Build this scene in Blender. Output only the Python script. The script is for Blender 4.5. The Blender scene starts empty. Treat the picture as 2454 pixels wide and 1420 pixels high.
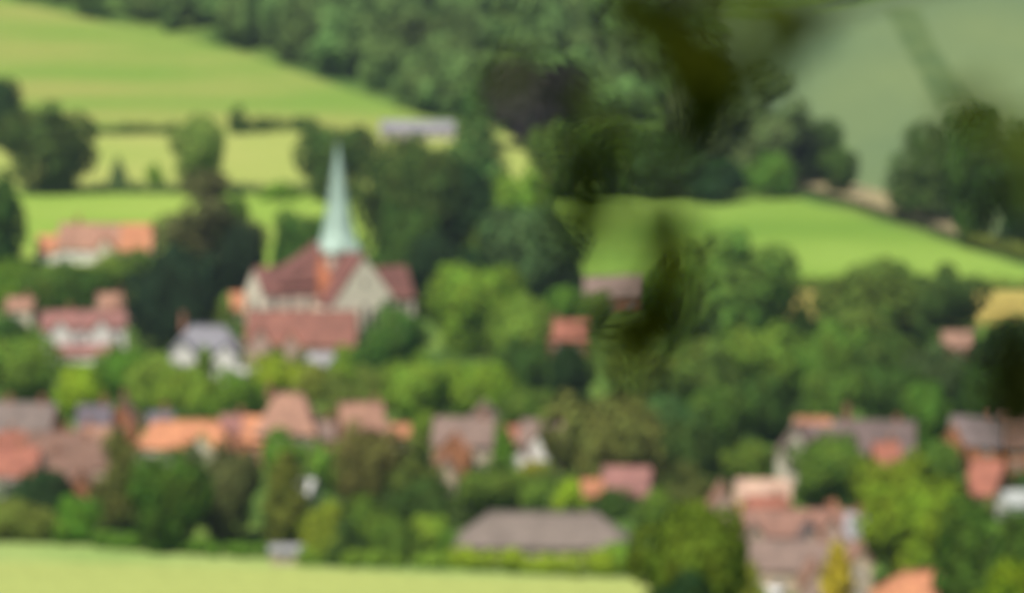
import bpy, math, random
import numpy as np
from mathutils import Vector, Matrix
from mathutils.geometry import delaunay_2d_cdt
R=math.radians
S=bpy.context.scene; C=S.collection
# ------------------------------------------------------------------ camera, sky, sun, exposure
CH=118.0; PITCH=R(7.5); FPX=10039.0; PW=2454.0; PH=1420.0
cd=bpy.data.cameras.new('camera'); cam=bpy.data.objects.new('camera',cd); C.objects.link(cam)
cam.location=(0,0,CH); cam.rotation_euler=(R(90)-PITCH,0,0)
cd.sensor_width=36; cd.lens=36*FPX/PW; cd.clip_start=0.05; cd.clip_end=20000
cd.dof.use_dof=True; cd.dof.focus_distance=16.0; cd.dof.aperture_fstop=2.3
S.camera=cam
SUN_EL=R(57); SUN_AZ=R(210)      # compass azimuth (0 = +Y, clockwise): sun behind the camera's left shoulder
W=bpy.data.worlds.new('World'); S.world=W; W.use_nodes=True
nt=W.node_tree; bg=nt.nodes['Background']
sky=nt.nodes.new('ShaderNodeTexSky'); sky.sky_type='NISHITA'; sky.sun_disc=False
sky.sun_elevation=SUN_EL; sky.sun_rotation=SUN_AZ
nt.links.new(sky.outputs[0],bg.inputs[0]); bg.inputs[1].default_value=0.055
sl=bpy.data.lights.new('sun','SUN'); sl.energy=4.9; sl.angle=R(0.5); sl.color=(1,0.95,0.86)
so=bpy.data.objects.new('sun',sl); C.objects.link(so); so.location=(0,0,400)
sd=Vector((math.sin(SUN_AZ)*math.cos(SUN_EL),math.cos(SUN_AZ)*math.cos(SUN_EL),math.sin(SUN_EL)))
so.rotation_euler=sd.to_track_quat('Z','Y').to_euler()
S.view_settings.view_transform='Standard'; S.view_settings.look='None'; S.view_settings.gamma=1
S.view_settings.exposure=0.15
HAZE=0.00006
# ------------------------------------------------------------------ terrain and rays
PY=[-3000,-400,-60,0,10,50,100,200,350,480,570,620,5000]
PZ=[60,100,117,116.3,114.0,104.5,92,64,24,4.5,0.3,0,0]
def sst(a,b,x):
    t=min(1,max(0,(x-a)/(b-a))); return t*t*(3-2*t)
def terr(x,y):
    z=float(np.interp(y,PY,PZ))
    yb=1270-150*sst(40,130,x)
    t=y-yb
    if t>0:
        k=80.0
        r=(t*t/(2*k) if t<k else t-k/2)*0.16
        r=170*(1-math.exp(-r/170)) if r>0 else 0
        z+=min(r,150)
    if y>600: z+=0.35*math.sin(x*.031+y*.011)*math.sin(y*.017+1)*sst(600,700,y)
    return z
def pdir(px,py):
    u=(px-PW/2)/FPX; v=(PH/2-py)/FPX
    return Vector((u,math.cos(PITCH)+v*math.sin(PITCH),-math.sin(PITCH)+v*math.cos(PITCH)))
def hit(px,py,y0=520,y1=3000):
    d=pdir(px,py); a=y0/d.y; st=8.0/d.y
    f=lambda t: CH+d.z*t-terr(d.x*t,d.y*t)
    t=a
    while d.y*t<y1 and f(t)>0: t+=st
    lo,hi=t-st,t
    for _ in range(24):
        m=(lo+hi)/2
        if f(m)>0: lo=m
        else: hi=m
    return Vector((d.x*hi,d.y*hi,CH+d.z*hi))
def at(px,py,Y):
    d=pdir(px,py); t=Y/d.y
    return Vector((d.x*t,Y,CH+d.z*t))
def mpp(P): return (P.y*math.cos(PITCH)+(CH-P.z)*math.sin(PITCH))/FPX
# ------------------------------------------------------------------ helpers
def tag(o,label=None,cat=None,group=None,kind=None):
    if label:o['label']=label
    if cat:o['category']=cat
    if group:o['group']=group
    if kind:o['kind']=kind
    return o
def empty(name,loc,rz=0):
    o=bpy.data.objects.new(name,None); C.objects.link(o); o.location=loc; o.rotation_euler=(0,0,rz)
    o.empty_display_size=.5; return o
def link(name,me,parent=None,loc=(0,0,0),col=None,scale=None,rz=0):
    o=bpy.data.objects.new(name,me); C.objects.link(o); o.parent=parent; o.location=loc; o.rotation_euler=(0,0,rz)
    if scale:o.scale=scale
    if col:o.color=(col[0],col[1],col[2],1)
    return o
class MB:
    def __init__(s): s.v=[]; s.f=[]
    def poly(s,pts,faces):
        n=len(s.v); s.v+= [tuple(p) for p in pts]; s.f+=[tuple(n+i for i in f) for f in faces]; return s
    def box(s,x0,x1,y0,y1,z0,z1):
        return s.poly([(x0,y0,z0),(x1,y0,z0),(x1,y1,z0),(x0,y1,z0),(x0,y0,z1),(x1,y0,z1),(x1,y1,z1),(x0,y1,z1)],
          [(0,3,2,1),(4,5,6,7),(0,1,5,4),(1,2,6,5),(2,3,7,6),(3,0,4,7)])
    def prism(s,prof,x0,x1,axis='x'):
        n=len(prof); P=[]
        for x in (x0,x1):
            for (a,b) in prof: P.append((x,a,b) if axis=='x' else (a,x,b))
        F=[tuple(range(n)),tuple(range(2*n-1,n-1,-1))]
        for i in range(n):
            j=(i+1)%n; F.append((i,n+i,n+j,j))
        return s.poly(P,F)
    def tube(s,pts,rads,n=8):
        rings=[]
        for i,(p,r) in enumerate(zip(pts,rads)):
            p=Vector(p); q=Vector(pts[min(i+1,len(pts)-1)])-Vector(pts[max(i-1,0)])
            q.normalize(); a=q.orthogonal().normalized(); 
            a=(Vector((1,0,0))-q*q.x); a=a.normalized() if a.length>.2 else q.orthogonal().normalized()
            b=q.cross(a)
            rings.append([tuple(p+(a*math.cos(2*math.pi*k/n)+b*math.sin(2*math.pi*k/n))*r) for k in range(n)])
        base=len(s.v)
        for r in rings:s.v+=r
        for i in range(len(rings)-1):
            for k in range(n):
                l=(k+1)%n; s.f.append((base+i*n+k,base+i*n+l,base+(i+1)*n+l,base+(i+1)*n+k))
        s.f.append(tuple(base+k for k in range(n))[::-1]); s.f.append(tuple(base+(len(rings)-1)*n+k for k in range(n)))
        return s
    def mesh(s,name,mat,smooth=False):
        me=bpy.data.meshes.new(name); me.from_pydata(s.v,[],s.f); me.materials.append(mat)
        import bmesh
        bm=bmesh.new(); bm.from_mesh(me); bmesh.ops.recalc_face_normals(bm,faces=bm.faces); bm.to_mesh(me); bm.free()
        if smooth:
            me.polygons.foreach_set('use_smooth',[True]*len(me.polygons))
        me.update(); return me
    def obj(s,name,mat,parent=None,col=None,smooth=False,loc=(0,0,0),rz=0):
        return link(name,s.mesh(name,mat,smooth),parent,loc,col,None,rz)
# ------------------------------------------------------------------ materials
def mat(name):
    m=bpy.data.materials.new(name); m.use_nodes=True; n=m.node_tree.nodes; n.clear()
    return m,n,m.node_tree.links
def nd(n,t,**k):
    x=n.new(t)
    for a,b in k.items(): setattr(x,a,b)
    return x
def foliage_mat():
    m,n,l=mat('foliage')
    oi=nd(n,'ShaderNodeObjectInfo'); g=nd(n,'ShaderNodeNewGeometry'); tc=nd(n,'ShaderNodeTexCoord')
    no=nd(n,'ShaderNodeTexNoise'); no.inputs['Scale'].default_value=2.6; no.inputs['Detail'].default_value=3
    l.new(tc.outputs['Object'],no.inputs['Vector'])
    mr=nd(n,'ShaderNodeMapRange'); mr.inputs[1].default_value=.3; mr.inputs[2].default_value=.7; mr.inputs[3].default_value=.78; mr.inputs[4].default_value=1.25
    l.new(no.outputs[0],mr.inputs[0])
    m2=nd(n,'ShaderNodeMapRange'); m2.inputs[3].default_value=.55; m2.inputs[4].default_value=1.45
    l.new(g.outputs['Random Per Island'],m2.inputs[0])
    mu=nd(n,'ShaderNodeMath',operation='MULTIPLY'); l.new(mr.outputs[0],mu.inputs[0]); l.new(m2.outputs[0],mu.inputs[1])
    hs=nd(n,'ShaderNodeHueSaturation'); l.new(oi.outputs['Color'],hs.inputs['Color']); l.new(mu.outputs[0],hs.inputs['Value'])
    m3=nd(n,'ShaderNodeMapRange'); m3.inputs[1].default_value=.3; m3.inputs[2].default_value=.7; m3.inputs[3].default_value=.48; m3.inputs[4].default_value=.52
    l.new(no.outputs[0],m3.inputs[0]); l.new(m3.outputs[0],hs.inputs['Hue'])
    d=nd(n,'ShaderNodeBsdfDiffuse'); t=nd(n,'ShaderNodeBsdfTranslucent'); gl=nd(n,'ShaderNodeBsdfGlossy'); gl.inputs['Roughness'].default_value=.45
    l.new(hs.outputs[0],d.inputs[0]); l.new(hs.outputs[0],t.inputs[0])
    a=nd(n,'ShaderNodeMixShader'); a.inputs[0].default_value=.15; l.new(d.outputs[0],a.inputs[1]); l.new(t.outputs[0],a.inputs[2])
    b=nd(n,'ShaderNodeMixShader'); b.inputs[0].default_value=.0; l.new(a.outputs[0],b.inputs[1]); l.new(gl.outputs[0],b.inputs[2])
    o=nd(n,'ShaderNodeOutputMaterial'); l.new(b.outputs[0],o.inputs[0]); return m
def surf_mat(name,scale,lo,hi,rough=.85,rows=0,rowdir='Z',bump=0.3,hue=0.0,scale2=None,stretch=(1,1,1)):
    """object colour x noise, optional tile/plank courses"""
    m,n,l=mat(name)
    oi=nd(n,'ShaderNodeObjectInfo'); tc=nd(n,'ShaderNodeTexCoord'); mp=nd(n,'ShaderNodeMapping'); mp.inputs['Scale'].default_value=stretch
    l.new(tc.outputs['Object'],mp.inputs[0])
    no=nd(n,'ShaderNodeTexNoise'); no.inputs['Scale'].default_value=scale; no.inputs['Detail'].default_value=6; no.inputs['Roughness'].default_value=.65
    l.new(mp.outputs[0],no.inputs['Vector'])
    mr=nd(n,'ShaderNodeMapRange'); mr.inputs[1].default_value=.3; mr.inputs[2].default_value=.7; mr.inputs[3].default_value=lo; mr.inputs[4].default_value=hi
    l.new(no.outputs[0],mr.inputs[0])
    no2=nd(n,'ShaderNodeTexNoise'); no2.inputs['Scale'].default_value=scale2 or scale*7; no2.inputs['Detail'].default_value=3
    l.new(tc.outputs['Object'],no2.inputs['Vector'])
    m2=nd(n,'ShaderNodeMapRange'); m2.inputs[1].default_value=.3; m2.inputs[2].default_value=.7; m2.inputs[3].default_value=.82; m2.inputs[4].default_value=1.18
    l.new(no2.outputs[0],m2.inputs[0])
    mu=nd(n,'ShaderNodeMath',operation='MULTIPLY'); l.new(mr.outputs[0],mu.inputs[0]); l.new(m2.outputs[0],mu.inputs[1])
    hs=nd(n,'ShaderNodeHueSaturation'); l.new(oi.outputs['Color'],hs.inputs['Color']); l.new(mu.outputs[0],hs.inputs['Value'])
    if hue:
        m3=nd(n,'ShaderNodeMapRange'); m3.inputs[1].default_value=.3; m3.inputs[2].default_value=.7; m3.inputs[3].default_value=.5-hue; m3.inputs[4].default_value=.5+hue
        l.new(no2.outputs[0],m3.inputs[0]); l.new(m3.outputs[0],hs.inputs['Hue'])
    p=nd(n,'ShaderNodeBsdfPrincipled'); p.inputs['Roughness'].default_value=rough; l.new(hs.outputs[0],p.inputs['Base Color'])
    bp=nd(n,'ShaderNodeBump'); bp.inputs['Strength'].default_value=bump; bp.inputs['Distance'].default_value=.05
    if rows:
        w=nd(n,'ShaderNodeTexWave',bands_direction=rowdir,wave_profile='SAW'); w.inputs['Scale'].default_value=rows; w.inputs['Distortion'].default_value=.6
        l.new(tc.outputs['Object'],w.inputs['Vector'])
        ad=nd(n,'ShaderNodeMath',operation='ADD'); l.new(w.outputs[1],ad.inputs[0]); l.new(no2.outputs[0],ad.inputs[1]); l.new(ad.outputs[0],bp.inputs['Height'])
    else: l.new(no2.outputs[0],bp.inputs['Height'])
    l.new(bp.outputs[0],p.inputs['Normal'])
    o=nd(n,'ShaderNodeOutputMaterial'); l.new(p.outputs[0],o.inputs[0]); return m
def field_mat(name,c1,c2,scale,stretch=(1,1,1),rot=0,c3=None,rows=None,fine=True):
    m,n,l=mat(name)
    tc=nd(n,'ShaderNodeTexCoord'); mp=nd(n,'ShaderNodeMapping'); mp.inputs['Scale'].default_value=stretch; mp.inputs['Rotation'].default_value=(0,0,rot)
    l.new(tc.outputs['Object'],mp.inputs[0])
    no=nd(n,'ShaderNodeTexNoise'); no.inputs['Scale'].default_value=scale; no.inputs['Detail'].default_value=4
    l.new(mp.outputs[0],no.inputs['Vector'])
    cr=nd(n,'ShaderNodeValToRGB'); cr.color_ramp.elements[0].position=.36; cr.color_ramp.elements[1].position=.64
    cr.color_ramp.elements[0].color=(*c1,1); cr.color_ramp.elements[1].color=(*c2,1)
    if c3:
        e=cr.color_ramp.elements.new(.5); e.color=(*c3,1)
    l.new(no.outputs[0],cr.inputs[0]); src=cr.outputs[0]
    if fine:
        n2=nd(n,'ShaderNodeTexNoise'); n2.inputs['Scale'].default_value=.9; n2.inputs['Detail'].default_value=6; l.new(tc.outputs['Object'],n2.inputs['Vector'])
        mr=nd(n,'ShaderNodeMapRange'); mr.inputs[1].default_value=.3; mr.inputs[2].default_value=.7; mr.inputs[3].default_value=.85; mr.inputs[4].default_value=1.15; l.new(n2.outputs[0],mr.inputs[0])
        hs=nd(n,'ShaderNodeHueSaturation'); l.new(src,hs.inputs['Color']); l.new(mr.outputs[0],hs.inputs['Value']); src=hs.outputs[0]
    if rows:
        w=nd(n,'ShaderNodeTexWave',bands_direction='X'); w.inputs['Scale'].default_value=rows; w.inputs['Distortion'].default_value=1.2; w.inputs['Detail'].default_value=2; w.inputs['Detail Scale'].default_value=.3
        l.new(mp.outputs[0],w.inputs['Vector'])
        m2=nd(n,'ShaderNodeMapRange'); m2.inputs[3].default_value=.9; m2.inputs[4].default_value=1.06; l.new(w.outputs[1],m2.inputs[0])
        h2=nd(n,'ShaderNodeHueSaturation'); l.new(src,h2.inputs['Color']); l.new(m2.outputs[0],h2.inputs['Value']); src=h2.outputs[0]
    d=nd(n,'ShaderNodeBsdfDiffuse'); d.inputs['Roughness'].default_value=.6; l.new(src,d.inputs[0])
    o=nd(n,'ShaderNodeOutputMaterial'); l.new(d.outputs[0],o.inputs[0]); return m
FOL=foliage_mat()
BARK=surf_mat('bark',1.5,.6,1.3,.95,bump=.8,stretch=(4,4,.5))
TILE=surf_mat('roof_tiles',.35,.58,1.34,.8,rows=1.6,bump=.6,hue=.012,scale2=2.2)
SLATE=surf_mat('roof_slates',.5,.8,1.2,.45,rows=1.6,bump=.4,scale2=3)
THATCH=surf_mat('thatch',.5,.75,1.2,1,bump=.7,stretch=(1,1,.4))
WALL=surf_mat('wall_render',.6,.85,1.1,.9,bump=.2)
BRICK=surf_mat('brickwork',.6,.8,1.2,.9,rows=3.5,bump=.5,hue=.01)
STONE=surf_mat('flint_stone',1.2,.8,1.15,.9,bump=.7)
PAINT=surf_mat('painted_wood',1,.95,1.05,.5,bump=.05)
COPPER=surf_mat('copper_cladding',.5,.66,1.22,.5,bump=.2,hue=.02,stretch=(2.5,2.5,.3))
m,n,l=mat('window_glass'); p=nd(n,'ShaderNodeBsdfPrincipled'); p.inputs['Base Color'].default_value=(.03,.035,.04,1); p.inputs['Roughness'].default_value=.08
o_=nd(n,'ShaderNodeOutputMaterial'); l.new(p.outputs[0],o_.inputs[0]); GLASS=m
# ------------------------------------------------------------------ ground
def sheet_grid(name,xs,ys,fn,m):
    v=[(x,y,fn(x,y)) for y in ys for x in xs]; nx=len(xs)
    f=[(j*nx+i,j*nx+i+1,(j+1)*nx+i+1,(j+1)*nx+i) for j in range(len(ys)-1) for i in range(nx-1)]
    me=bpy.data.meshes.new(name); me.from_pydata(v,[],f); me.materials.append(m)
    me.polygons.foreach_set('use_smooth',[True]*len(f)); return link(name,me)
xs=list(range(-3000,-400,100))+list(range(-400,401,10))+list(range(500,3001,100))
ys=list(range(-1500,-60,120))+list(range(-60,620,10))+list(range(620,2000,10))+list(range(2000,4001,80))
G_GRASS=field_mat('village_grass',(.07,.14,.03),(.15,.23,.045),.03,c3=(.10,.17,.035))
tag(sheet_grid('ground',xs,ys,terr,G_GRASS),'grassy valley floor and hillside under the village',kind='structure')
def inside(poly,x,y):
    c=False; n=len(poly); j=n-1
    for i in range(n):
        xi,yi=poly[i]; xj,yj=poly[j]
        if (yi>y)!=(yj>y) and x<(xj-xi)*(y-yi)/(yj-yi)+xi: c=not c
        j=i
    return c
def sheet(name,poly,m,lift,label,step=26):
    pts=[]; n=len(poly)
    for i in range(n):
        a=Vector(poly[i]); b=Vector(poly[(i+1)%n]); k=max(1,int((b-a).length/step))
        for q in range(k): pts.append(a.lerp(b,q/k))
    nb=len(pts); edges=[(i,(i+1)%nb) for i in range(nb)]
    xs_=[p.x for p in pts]; ys_=[p.y for p in pts]
    y=min(ys_)+4
    while y<max(ys_):
        x=min(xs_)+7
        while x<max(xs_):
            if inside(poly,x,y): pts.append(Vector((x,y)))
            x+=step
        y+=step*.5
    vs,es,fs,_,_,_=delaunay_2d_cdt([Vector((p[0],p[1])) for p in pts],edges,[],1,1e-4)
    W3=[]
    for p in vs:
        h=hit(p[0],p[1],560 if p[1]<1300 else 480); W3.append((h.x,h.y,terr(h.x,h.y)+lift))
    me=bpy.data.meshes.new(name); me.from_pydata(W3,[],[tuple(reversed(f)) for f in fs]); me.materials.append(m)
    o=link(name,me)
    import bmesh
    bm=bmesh.new(); bm.from_mesh(me); bmesh.ops.recalc_face_normals(bm,faces=bm.faces)
    if sum(f.normal.z for f in bm.faces)<0: bmesh.ops.reverse_faces(bm,faces=bm.faces)
    bm.to_mesh(me); bm.free()
    return tag(o,label,kind='structure')
F_HILL=field_mat('hill_pasture',(.175,.28,.05),(.285,.30,.08),.035,(.25,1,1),R(20),c3=(.245,.30,.07))
F_HAY=field_mat('hay_meadow',(.29,.355,.085),(.335,.37,.10),.03)
F_GRN=field_mat('green_pasture',(.21,.33,.05),(.27,.37,.07),.02)
F_GRN2=field_mat('green_pasture_right',(.14,.25,.038),(.22,.335,.06),.012,c3=(.175,.285,.045))
F_WHEAT=field_mat('glaucous_wheat',(.115,.175,.085),(.16,.215,.09),.012,(1,.5,1),R(10))
F_BAND=field_mat('rough_strip',(.085,.135,.05),(.12,.17,.06),.05)
F_GOLD=field_mat('ripe_barley',(.38,.31,.085),(.47,.37,.11),.03)
F_FRONT=field_mat('front_meadow',(.30,.355,.105),(.385,.42,.125),.02,(.25,1,1))
F_FRONT2=field_mat('meadow_edge',(.22,.32,.09),(.30,.38,.12),.03)
F_TRACK=field_mat('chalk_track',(.25,.215,.10),(.31,.26,.16),.1)
sheet('hill_field',[(-260,-110),(40,8),(200,45),(450,95),(600,135),(760,190),(900,240),(1060,292),(1200,300),(1190,322),(-260,305)],F_HILL,.15,'sloping yellow-green pasture below the wood')
sheet('meadow',[(-260,308),(1420,322),(1400,452),(-260,452)],F_HAY,.15,'flat pale yellow hay meadow behind the hedge')
sheet('green_field',[(-260,462),(1270,464),(1270,640),(-260,640)],F_GRN,.15,'bright green pasture behind the farmhouse')
sheet('pasture',[(1275,466),(1650,462),(1880,468),(2100,532),(2300,592),(2454,640),(2700,690),(2700,676),(2454,684),(1250,684)],F_GRN2,.15,'bright green sloping pasture on the right')
sheet('wheat_field',[(1640,40),(1900,36),(2200,-20),(2800,-120),(2800,700),(2454,620),(2300,570),(2130,505),(1900,430),(1640,400)],F_WHEAT,.15,'pale blue-green wheat field on the far slope')
sheet('grass_strip',[(2120,20),(2200,20),(2240,110),(2330,250),(2250,262),(2180,140)],F_BAND,.35,'darker grass strip running down the wheat field')
sheet('track',[(1860,420),(1960,422),(2130,466),(2300,534),(2460,590),(2460,625),(2300,572),(2120,505),(1960,458),(1850,442)],F_TRACK,.4,'beige chalk track along the hedge')
sheet('barley_field',[(1820,700),(2750,700),(2750,780),(2100,775),(1820,756)],F_GOLD,.15,'golden ripe barley strip')
sheet('front_field',[(-260,1345),(300,1352),(700,1362),(1100,1382),(1720,1396),(1780,1500),(-260,1500)],F_FRONT,.2,'pale yellow-green meadow in the foreground')
sheet('field_margin',[(-260,1292),(300,1310),(700,1335),(1100,1350),(1720,1368),(1720,1396),(1100,1382),(700,1362),(300,1352),(-260,1345)],F_FRONT2,.15,'greener margin of the foreground meadow')
# ------------------------------------------------------------------ foliage prototypes
def rnd_unit(rng,n):
    v=rng.normal(size=(n,3)); return v/np.linalg.norm(v,axis=1,keepdims=True)
def leaf_quads(P,N,size,rng):
    n=len(P); a=np.cross(N,rnd_unit(rng,n)); a/=np.linalg.norm(a,axis=1,keepdims=True)+1e-9; b=np.cross(N,a)
    s=(size*rng.uniform(.6,1.3,size=n))[:,None]
    a=a*s; b=b*s*.62
    return np.stack([P-a,P-b,P+a,P+b*1.0],axis=1)          # pointed diamonds
def quads_mesh(name,Q,m):
    n=len(Q); me=bpy.data.meshes.new(name)
    me.vertices.add(4*n); me.loops.add(4*n); me.polygons.add(n)
    me.vertices.foreach_set('co',Q.reshape(-1).astype(np.float32))
    me.loops.foreach_set('vertex_index',np.arange(4*n,dtype=np.int32))
    me.polygons.foreach_set('loop_start',np.arange(0,4*n,4,dtype=np.int32))
    try: me.polygons.foreach_set('loop_total',np.full(n,4,dtype=np.int32))
    except Exception: pass
    me.update(calc_edges=True); me.validate(); me.materials.append(m); return me
def lumps_crown(rng,lumps,n,size,inner=.25):
    L=np.array(lumps); A=L[:,3]**2; k=rng.choice(len(L),size=n,p=A/A.sum())
    U=rnd_unit(rng,n); rad=np.where(rng.random(n)<inner,rng.uniform(.3,.95,n),rng.uniform(.9,1.07,n))
    P=L[k,:3]+U*(L[k,3]*rad)[:,None]
    keep=np.ones(n,bool)
    for c in L:
        d=np.linalg.norm(P-c[:3],axis=1); keep&=~(d<c[3]*.62)|(rng.random(n)<.12)
    G=P/(np.linalg.norm(P,axis=1,keepdims=True)+1e-6) if np.abs(P).max()<4 else U
    N=U+.5*G+rng.normal(size=(n,3))*.36+np.array([0,0,.1]); N/=np.linalg.norm(N,axis=1,keepdims=True)
    return leaf_quads(P[keep],N[keep],size,rng)
def norm_crown(Q,pct=1.2):
    """fit to x,y in [-1,1], z in [0,2]"""
    P=Q.reshape(-1,3); lo=np.percentile(P,pct,axis=0); hi=np.percentile(P,100-pct,axis=0)
    s=2/(hi-lo); c=(lo+hi)/2; Q=(Q-c)*s; Q[...,2]+=1; return Q
def proto(kind,seed,n=5200,size=.062):
    rng=np.random.default_rng(seed); L=[]
    if kind=='round':
        L.append((0,0,0,.62))
        for i in range(13):
            u=rnd_unit(rng,1)[0]; u[2]=u[2]*.8+.1; r=rng.uniform(.42,.78); L.append((*(u*r),rng.uniform(.20,.40)))
    elif kind=='wide':
        L.append((0,0,0,.5))
        for i in range(16):
            a=rng.uniform(0,6.28); r=rng.uniform(.3,.85); L.append((r*math.cos(a),r*math.sin(a),rng.uniform(-.2,.35)*(1.1-r*.6),rng.uniform(.2,.36)))
    elif kind=='cone':
        for i in range(30):
            t=(i+.5)/30; r=(1-t)**.85*.62; a=i*2.4; L.append((r*math.cos(a)*.8,r*math.sin(a)*.8,t*2.2,.10+.30*(1-t)))
    elif kind=='column':
        for i in range(16):
            t=(i+.5)/16; r=.16*math.sin(math.pi*min(1,t*1.0+.15))+.05; a=i*2.4; L.append((r*math.cos(a),r*math.sin(a),t*2.4,.13+.22*math.sin(math.pi*(t*.8+.15))))
    elif kind=='loose':
        for i in range(17):
            u=rnd_unit(rng,1)[0]; r=rng.uniform(.35,.85); L.append((u[0]*r,u[1]*r,u[2]*r,rng.uniform(.15,.28)))
        n=int(n*.55)
    elif kind=='bush':
        for i in range(15):
            a=rng.uniform(0,6.28); r=rng.uniform(0,.75); L.append((r*math.cos(a),r*math.sin(a),rng.uniform(-.1,.7)*(1-r*.7),rng.uniform(.26,.42)))
    elif kind=='tall':
        L.append((0,0,.4,.5))
        for i in range(18):
            t=rng.uniform(0,1); a=rng.uniform(0,6.28); r=.55*math.sin(math.pi*(t*.75+.2)); L.append((r*math.cos(a),r*math.sin(a),-.5+t*2.0,rng.uniform(.24,.38)))
    return norm_crown(lumps_crown(rng,L,n,size))
KINDS={'round':4,'wide':3,'cone':2,'column':2,'loose':2,'bush':4,'tall':3}
CR={}
for k,c in KINDS.items():
    for i in range(c): CR[(k,i)]=quads_mesh('crown_'+k,proto(k,sum(map(ord,k))*10+i),FOL)
def trunk_mesh(seed):
    rng=random.Random(seed); b=MB()
    pts=[(0,0,-.05)]; 
    for i in range(1,7): pts.append((rng.uniform(-.02,.02)*i,rng.uniform(-.02,.02)*i,i/6))
    b.tube(pts,[.06,.045,.038,.032,.026,.018,.008],9)
    for i in range(7):
        z=.38+.08*i; a=i*2.4+rng.random(); e=.26*(1-.06*i)
        b.tube([(0,0,z),(e*.5*math.cos(a),e*.5*math.sin(a),z+.08),(e*math.cos(a),e*math.sin(a),z+.2)],[.02,.012,.004],6)
    return b.mesh('trunk',BARK,True)
TR=[trunk_mesh(i) for i in range(4)]
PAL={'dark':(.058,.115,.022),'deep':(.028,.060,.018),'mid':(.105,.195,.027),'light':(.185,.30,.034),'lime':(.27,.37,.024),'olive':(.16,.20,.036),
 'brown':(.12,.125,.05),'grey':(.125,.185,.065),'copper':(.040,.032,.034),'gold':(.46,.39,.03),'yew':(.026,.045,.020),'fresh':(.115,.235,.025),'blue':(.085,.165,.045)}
cnt=[0]
def WARM(c): return (c[0]*1.5,c[1]*1.5,c[2]*.8)
def tree(x0,y0,x1,y1,kind,col,label,group,base=None,Y=None,name='tree',cat='tree',trunkvis=0.0):
    cnt[0]+=1; i=cnt[0]; cx=(x0+x1)/2
    if Y is None:
        P=hit(cx,base or y1); Y=P.y
    c=at(cx,(y0+y1)/2,Y); s=mpp(c); gz=terr(c.x,Y)
    w=(x1-x0)*s/2*1.03; h=(y1-y0)*s*.5*1.02
    root=empty(name,(c.x,Y,gz),0)
    zb=c.z-h-gz; h2=h
    if zb<-.2:           # keep the crown above the ground
        top=c.z+h-gz; zb=.0; h2=top/2
    if zb>1.2 and kind not in('loose',): 
        ext=min(zb*.75,h*.6); zb-=ext; h2+=ext/2
    rng=random.Random(i*7+1)
    cc=PAL[col] if isinstance(col,str) else WARM(col); j=lambda:rng.uniform(.9,1.1)
    link('crown',CR[(kind,i%KINDS[kind])],root,(0,0,zb),(cc[0]*j(),cc[1]*j(),cc[2]*j()),(w,w*rng.uniform(.9,1.05),h2),rng.uniform(0,6.28))
    top=zb+h2*1.7; tr=max(.12,w*.045)/.06
    link('trunk',TR[i%4],root,(0,0,-.1),(.10,.085,.065),(max(tr,w*.9),max(tr,w*.9),top),rng.uniform(0,6.28))
    return tag(root,label,cat,group)
def hedge(pts,hgt,wid,col,label,n=2600,cat='hedge',name='hedge',leaf=.42,group=None):
    """pts in photo pixels of the hedge foot"""
    rng=np.random.default_rng(int(abs(pts[0][0])*3+pts[0][1])); P3=[hit(*p) for p in pts]; o=P3[0]
    Ls=[]
    seg=[(P3[i],P3[i+1]) for i in range(len(P3)-1)]; tot=sum((b-a).length for a,b in seg)
    for a,b in seg:
        k=max(2,int((b-a).length/(hgt*.55)))
        for q in range(k):
            p=a.lerp(b,(q+rng.random()*.8)/k)-o; r=hgt*rng.uniform(.38,.6)
            z=terr(p.x+o.x,p.y+o.y)-o.z
            Ls.append((p.x+rng.normal()*wid*.25,p.y+rng.normal()*wid*.25,z+hgt*rng.uniform(.35,.62),r))
    Q=lumps_crown(rng,Ls,int(n),leaf,.2)
    ob=link(name,quads_mesh(name,Q,FOL),None,o,PAL[col] if isinstance(col,str) else col)
    return tag(ob,label,cat,group)
# ------------------------------------------------------------------ far wood (one mass)
def wood(name,poly,label,n,seed,cols,rad=(4.5,8)):
    rng=np.random.default_rng(seed); rr=random.Random(seed); Q=[]; o=hit((poly[0][0]+poly[2][0])/2,200)
    xs_=[p[0] for p in poly]; ys_=[p[1] for p in poly]; k=0; pr=[proto('round',900+i,900,.14) for i in range(4)]+[proto('tall',950+i,900,.14) for i in range(2)]
    while k<n:
        x=rr.uniform(min(xs_),max(xs_)); y=rr.uniform(min(ys_),max(ys_))
        if not inside(poly,x,y): continue
        P=hit(x,y); r=rr.uniform(*rad); h=r*rr.uniform(.9,1.35); a=rr.uniform(0,6.28)
        q=pr[rr.randrange(6)].copy(); ca,sa=math.cos(a),math.sin(a)
        X=q[...,0]*ca-q[...,1]*sa; Y_=q[...,0]*sa+q[...,1]*ca
        q[...,0]=X*r+P.x-o.x; q[...,1]=Y_*r+P.y-o.y; q[...,2]=q[...,2]*h+terr(P.x,P.y)-o.z; Q.append(q); k+=1
    ob=link(name,quads_mesh(name,np.concatenate(Q),FOLW),None,o,cols)
    return tag(ob,label,'wood',kind='stuff')
def wood_mat():
    m=FOL.copy(); m.name='wood_foliage'
    for x in m.node_tree.nodes:
        if x.type=='TEX_NOISE': x.inputs['Scale'].default_value=.045; x.inputs['Detail'].default_value=2
        if x.type=='MAP_RANGE' and abs(x.inputs[3].default_value-.78)<.01: x.inputs[3].default_value=.62; x.inputs[4].default_value=1.45
    return m
FOLW=wood_mat()
wood('wood',[(30,-10),(200,36),(450,86),(600,126),(760,180),(900,230),(1060,282),(1180,300),(1500,300),(1740,250),(1720,60),(1760,-330),(-400,-330),(-400,-180)],
 'dense green wood climbing the hillside above the pasture',520,5,(.12,.205,.055))
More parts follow.
